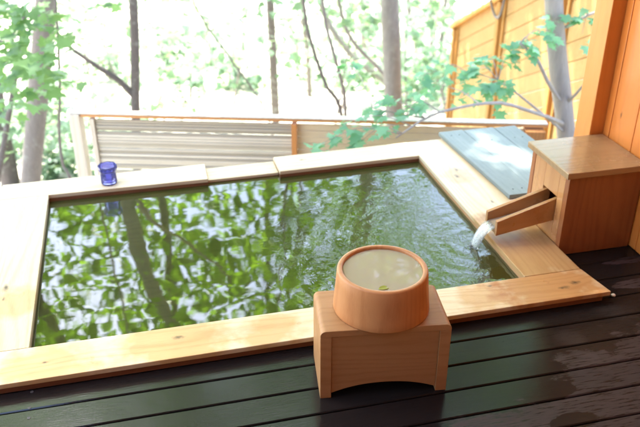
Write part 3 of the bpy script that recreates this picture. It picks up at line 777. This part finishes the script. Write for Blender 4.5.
def px_leaves(clusters, size, tilt=.45, kind='maple', name='low_foliage'):
    pos, tone = [], []
    for (px, py, sx, sy, depth, dd, n) in clusters:
        for _ in range(n):
            pos.append(at(px+random.gauss(0, sx), py+random.gauss(0, sy), depth+random.uniform(-dd, dd))); tone.append(random.random())
    pos = np.array(pos); n = len(pos); nr = np.stack([rng.normal(0, tilt, n), rng.normal(-.15, tilt, n), np.ones(n)], 1)
    return leaves_mesh(name, pos, nr, rng.uniform(0, 6.283, n), size*rng.uniform(.6, 1.25, n), np.array(tone), kind)
low_left = px_leaves([(12, 12, 16, 12, 4.3, .3, 46), (8, 50, 14, 14, 4.3, .3, 50), (40, 55, 16, 14, 4.2, .3, 30), (62, 80, 12, 8, 4.4, .3, 16), (18, 88, 18, 12, 4.4, .3, 34), (55, 25, 12, 10, 4.4, .3, 12), (95, 5, 14, 5, 4.8, .3, 8), (2, 110, 8, 10, 4.5, .3, 10)], .085)
tree('tree', 'thick grey-brown leaning trunk at the left, leaves hanging before it', 'tree', paths['A'], .085, .05, M['bark'], cent['A'], extra=(low_left, 'leaf_pale'), nlimb=5)
tree('tree', 'trunk half out of the picture at the far left edge, behind green undergrowth', 'tree', paths['B'], .085, .06, M['bark_dark'], cent['B'])
c_l = [[at(135, 98, 5.88), at(118, 80, 5.80), at(95, 65, 5.72), at(62, 42, 5.72)]]
c_l[0][0] = min(smooth_path(paths['C'], 400), key=lambda p: abs(p.z-c_l[0][0].z))
tree('tree', 'slim dark trunk with one side branch, rising behind the left half of the fence', 'tree', paths['C'], .037, .03, M['bark_dark'], cent['C'], limbs=[(c_l[0], .030, .013)])
tree('tree', 'slim straight dark trunk above the middle of the fence', 'tree', paths['D'], .046, .03, M['bark_dark'], cent['D'])
tree('tree', 'stout rough brown trunk behind the right half of the fence', 'tree', paths['E'], .084, .06, M['bark_mid'], cent['E'])
TWIGS = [((425, 118, 3.5), (372, 107, 3.55)), ((412, 126, 3.47), (345, 126, 3.5)), ((400, 134, 3.43), (322, 143, 3.45)), ((402, 133, 3.43), (360, 142, 3.45)), ((440, 112, 3.53), (400, 112, 3.55)),
         ((498, 80, 3.9), (470, 74, 3.92)), ((498, 80, 3.9), (440, 86, 3.98)), ((515, 92, 3.85), (478, 92, 3.85)), ((498, 80, 3.9), (508, 60, 3.88)), ((520, 43, 3.8), (530, 52, 3.8)), ((537, 60, 3.85), (515, 52, 3.85)),
         ((515, 92, 3.85), (455, 100, 3.9)), ((588, 15, 3.95), (582, 34, 3.9)), ((520, 43, 3.8), (548, 38, 3.8)), ((470, 74, 3.92), (430, 74, 4.0)), ((372, 107, 3.55), (348, 66, 3.8)), ((573, 24, 3.95), (545, 27, 3.9)), ((430, 74, 4.0), (418, 95, 3.9)), ((498, 80, 3.9), (486, 60, 3.95)), ((515, 92, 3.85), (500, 96, 3.82))]
def twig_leaves(size, per=13):
    pos, tone, nr, yw_ = [], [], [], []
    for a, b_ in TWIGS:
        A_, B_ = at(*a), at(*b_); 
        for _ in range(per):
            u_ = random.uniform(.30, 1.08); p = A_.lerp(B_, u_); p.z += .05*math.sin(math.pi*min(u_, 1))-.03*u_*u_
            d_ = (B_-A_).normalized(); side = random.choice((-1, 1)); w_ = Vector((-d_.y, d_.x, 0))*side*random.uniform(.3, 1.2)+d_*random.uniform(.1, 1)
            pos.append(p+w_.normalized()*random.uniform(.005, .05)+Vector((0, 0, random.gauss(0, .018)))); yw_.append(math.atan2(w_.y, w_.x)); tone.append(random.random())
            nr.append((random.gauss(w_.x*.35, .3), random.gauss(w_.y*.35-.1, .3), 1))
    return leaves_mesh('low_foliage', np.array(pos), np.array(nr), np.array(yw_), size*rng.uniform(.55, 1.25, len(pos)), np.array(tone), 'maple')
tl = twig_leaves(.057)
F = paths['F']; fb = vp = None
def on_trunk(z):                          # point on the axis of the right-hand trunk at that height
    q = smooth_path(F, 400); return min(q, key=lambda p: abs(p.z-z))
fl = [([on_trunk(at(566, 124, 4.23).z), at(550, 118, 4.02), at(532, 112, 3.8), at(500, 103, 3.7), at(462, 107, 3.6), at(428, 117, 3.5), at(396, 138, 3.42)], .012, .004),
      ([on_trunk(at(562, 106, 4.17).z), at(549, 84, 4.0), at(537, 60, 3.85), at(520, 43, 3.8)], .012, .006),
      ([on_trunk(at(560, 30, 3.99).z), at(573, 24, 3.95), at(588, 15, 3.95), at(606, 10, 4.0)], .011, .006),
      ([on_trunk(at(564, 106, 4.17).z), at(574, 96, 4.08), at(588, 80, 3.95)], .010, .006),
      ([on_trunk(at(566, 134, 4.25).z), at(540, 112, 3.98), at(515, 92, 3.85), at(498, 80, 3.9)], .008, .003),
      ([at(425, 118, 3.5), at(400, 114, 3.55), at(372, 108, 3.55)], .004, .002),
      ([at(480, 104, 3.7), at(462, 92, 3.85), at(440, 84, 3.98)], .004, .002)]
for a, b_ in TWIGS: fl.append(([at(*a), at(*a).lerp(at(*b_), .5)+Vector((0, 0, .05)), at(*b_)], .0028, .001))
tree('tree', 'pale grey trunk with arching branches and blue-green leaves, right behind the wooden box', 'tree', F, .054, .04, M['bark_grey'], cent['F'], extra=(tl, 'leaf_teal'), limbs=fl)

# thin saplings and leaning stems behind the fence
stems = [([(193, 0), (228, 55), (266, 112)], 6.4, .009, 'bark_dark', 'thin leaning sapling stem between the two slim dark trunks'),
         ([(303, -2), (312, 45), (326, 85), (341, 112)], 5.4, .013, 'bark_dark', 'thin dark stem slanting to the right, centre of the fence'),
         ([(322, -2), (330, 40), (341, 80), (345, 104)], 5.6, .013, 'bark', 'thin brown stem just right of the slanting dark stem'),
         ([(301, -2), (308, 60), (310, 112)], 9.0, .030, 'bark', 'pale distant trunk left of the slanting stems'),
         ([(318, -2), (345, 48), (372, 72), (388, 86)], 8.2, .034, 'bark_mid', 'pale grey trunk leaning far over to the stout brown trunk'),
         ([(362, -2), (364, 60), (362, 100)], 11, .045, 'bark_mid', 'hazy upright trunk just left of the stout brown trunk'),
         ([(59, 60), (59, 130), (63, 165), (70, 178)], 4.6, .010, 'twig', 'thin bent grey stem right of the thick leaning trunk'),
         ([(432, -2), (433, 60), (430, 100)], 13, .06, 'bark_mid', 'far pale trunk between the stout trunk and the yellow board wall'),
         ([(446, -2), (441, 50), (443, 100)], 10, .030, 'bark', 'slender trunk just left of the tall yellow wall'),
         ([(408, -2), (416, 50), (420, 95)], 11, .028, 'bark_mid', 'slender trunk leaning right, next to the stout brown trunk'),
         ([(338, -2), (352, 40), (380, 70), (398, 96)], 7.2, .020, 'bark', 'thin branchless stem crossing low before the leaning grey trunk'),
         ([(0, 42), (12, 34), (24, 22)], 4.9, .016, 'bark_dark', 'short dark crooked stem at the far left edge among the leaves'),
         ([(168, 40), (165, 95)], 12, .03, 'leaf_pale', None)]
for pts, d_, r_, m_, lab in stems:
    if lab is None: continue
    h = Vector((math.sin(YAW), math.cos(YAW), 0)); W = []
    for p in pts:
        q = ray(*p); W.append(CAM+q*(d_/q.dot(h)))
    W = W[::-1]; g_ = to_ground(W[1], W[0]); g_ = Vector((W[0].x*.7+g_.x*.3, W[0].y, ground_z(W[0].x, W[0].y)-.03))
    dirn = (W[-1]-W[-2]).normalized()
    W = [g_]+W+[W[-1]+dirn*.8+Vector((0, 0, .6)), W[-1]+dirn*1.6+Vector((0, 0, 1.8))]
    root = thing('sapling', lab, 'sapling', g_, 'thin stems behind the fence')
    q = smooth_path(W, 22); b = bmesh.new(); tube(b, q, [r_*(1.2-.5*i/22) for i in range(23)], 9, .12, seed=int(d_*3)); obj('stem', b, M[m_], root, smooth=True)
    cs = [tuple(q[-1]+Vector((random.gauss(0, .35), random.gauss(0, .35), random.gauss(.2, .3)))) for _ in range(7)]
    o = link('crown', spray(cs, 26, .26, .09, keep=sun_keep), M['leaf']); o.parent = root; o.matrix_parent_inverse = Matrix.Translation(-g_)

# shrubs on the slope below
def ground_hit(px, py):
    q = ray(px, py); t_ = 3.0
    while t_ < 60:
        p = CAM+q*t_
        if p.z < ground_z(p.x, p.y): return p
        t_ += .05
    return p
shr = [(8, 150, 'at the left edge below the thick trunk', .40), (58, 168, 'right of the foot of the thick trunk', .26), (48, 120, 'behind the thick leaning trunk', .5),
       (90, 18, 'pale, top left between two trunks', .6), (195, 60, 'pale, high up between the slim trunks', .7), 
       (345, 20, 'large and pale behind the slanting stems', 1.0), (370, 40, 'left of the stout trunk', .9), (425, 45, 'right of the stout trunk', .9), (440, 75, 'by the yellow wall corner', .7), (420, 12, 'tall, far behind the stout trunk', 1.1), (395, 90, 'low at the stout trunk foot', .6), (235, 80, 'thin and pale, beside the middle slim trunk', .5), (165, 60, 'thin and pale, right of the slim dark trunk', .6), (190, 95, 'low, just above the left half of the fence', .45), (110, 70, 'pale, left of the slim dark trunk', .5), (430, 90, 'low, left of the yellow wall post', .6), (408, 30, 'far and pale, just right of the stout trunk', 1.0), (450, 5, 'far and tall, at the top edge left of the yellow wall', 1.2), (30, 95, 'hidden partly by the thick leaning trunk', .7), (445, 20, 'tall, left of the yellow wall top', 1.1)]
for px, py, where, s_ in shr:
    p = ground_hit(px, py+8); p.z = ground_z(p.x, p.y)
    root = thing('shrub', 'pale green leafy shrub, '+where, 'shrub', p, 'shrubs on the slope beyond the fence')
    cs = [tuple(p+Vector((random.gauss(0, .42*s_), random.gauss(0, .42*s_), s_*random.uniform(.15, 1.0)))) for _ in range(int(9+9*s_))]
    o = link('foliage', spray(cs, 16, .17*s_+.05, .085, tilt=.5, kind='maple'), M['leaf_shrub']); o.parent = root; o.matrix_parent_inverse = Matrix.Translation(-p)
    b = bmesh.new()
    for c in cs[:7]: tube(b, smooth_path([p-Vector((0, 0, .05)), p.lerp(Vector(c), .5)+Vector((0, 0, .08)), c], 6), [.010*(1-.12*i) for i in range(7)], 5)
    obj('stems', b, M['twig'], root, smooth=True)

# young understory trees under the big ones: thin stem, loose pale sprays
h_ = Vector((math.sin(YAW), math.cos(YAW), 0))
UND = [(150, 15, 13, 'far and pale, right of the slim trunk'), (200, 40, 14, 'far and pale, between the two slim dark trunks'), (225, 80, 13, 'far and low, left of the middle trunk'), (290, 10, 13, 'far, at the top, right of the middle trunk'), (315, 65, 14, 'far and pale, among the slanting stems'), (175, 85, 14, 'far and low, over the left fence half'), (105, 25, 13, 'far, at the top between two left trunks'), (85, 8, 8.0, 'top left, beside the thick trunk'), (160, 70, 7.5, 'low above the left half of the fence'), (215, 45, 11, 'far off, left of the middle trunk'),
       (245, 15, 8.5, 'top centre, touching the middle slim trunk'), (300, 35, 12, 'far and pale, at the centre'), (345, 8, 7.0, 'top centre, over the slanting stems'), (362, 45, 8.5, 'behind the leaning grey trunk'),
       (415, 12, 7.5, 'top, right of the stout trunk'), (430, 50, 8.5, 'dense, left of the yellow wall'), (415, 85, 9.0, 'low, right of the stout trunk foot'), (452, 78, 7.5, 'at the left post of the yellow wall'), (330, 85, 9.5, 'low, behind the slanting dark stem'),
       (110, 55, 10, 'behind the branch of the slim trunk'), (58, 110, 7.0, 'low, right of the thick leaning trunk'), (10, 130, 6.0, 'low at the left edge, by the dark trunk'), (365, 92, 10, 'low, left of the stout trunk'), (280, 70, 12, 'far, right of the middle trunk'), (445, 25, 10, 'tall and far, left of the yellow wall top')]
for px, py, d_, where in UND:
    q = ray(px, py); c0 = CAM+q*(d_/q.dot(h_)); sc = d_/8
    g_ = Vector((c0.x+random.uniform(-.3, .3), c0.y+random.uniform(-.2, .3), 0)); g_.z = ground_z(g_.x, g_.y)-.03
    root = thing('young_tree', 'thin young tree with loose pale leaves, '+where, 'young tree', g_, 'young trees on the slope')
    top = c0+Vector((random.uniform(-.1, .1), 0, .35*sc)); pth = smooth_path([g_, g_.lerp(top, .5)+Vector((random.uniform(-.1, .1), 0, 0)), top], 12)
    b = bmesh.new(); tube(b, pth, [.014*sc*(1-.06*i) for i in range(13)], 6, .1); obj('stem', b, M['twig'], root, smooth=True)
    cs = [tuple(c0+Vector((random.gauss(0, .42*sc), random.gauss(0, .4*sc), random.gauss(0, .20*sc)))) for _ in range(11)]
    o = link('crown', spray(cs, 17, .15*sc, .085*sc**.5, tilt=.6, kind='maple'), M['leaf_shrub']); o.parent = root; o.matrix_parent_inverse = Matrix.Translation(-g_)

# leaf shape added for the green foliage reflection on the bucket water
lm = leaves_mesh('foliage_reflection', np.array([(0, 0, 0.)]), np.array([(0.02, .03, 1.)]), np.array([.2]), np.array([.030]), np.array([.6]), 'oval')
tag(link('foliage_reflection', lm, M['leaf_reflection'], loc=BC+Vector((-.035, -.077, WZ+.0016))), 'small yellow-green leaf shape standing for foliage reflected in the bucket water', 'leaf')
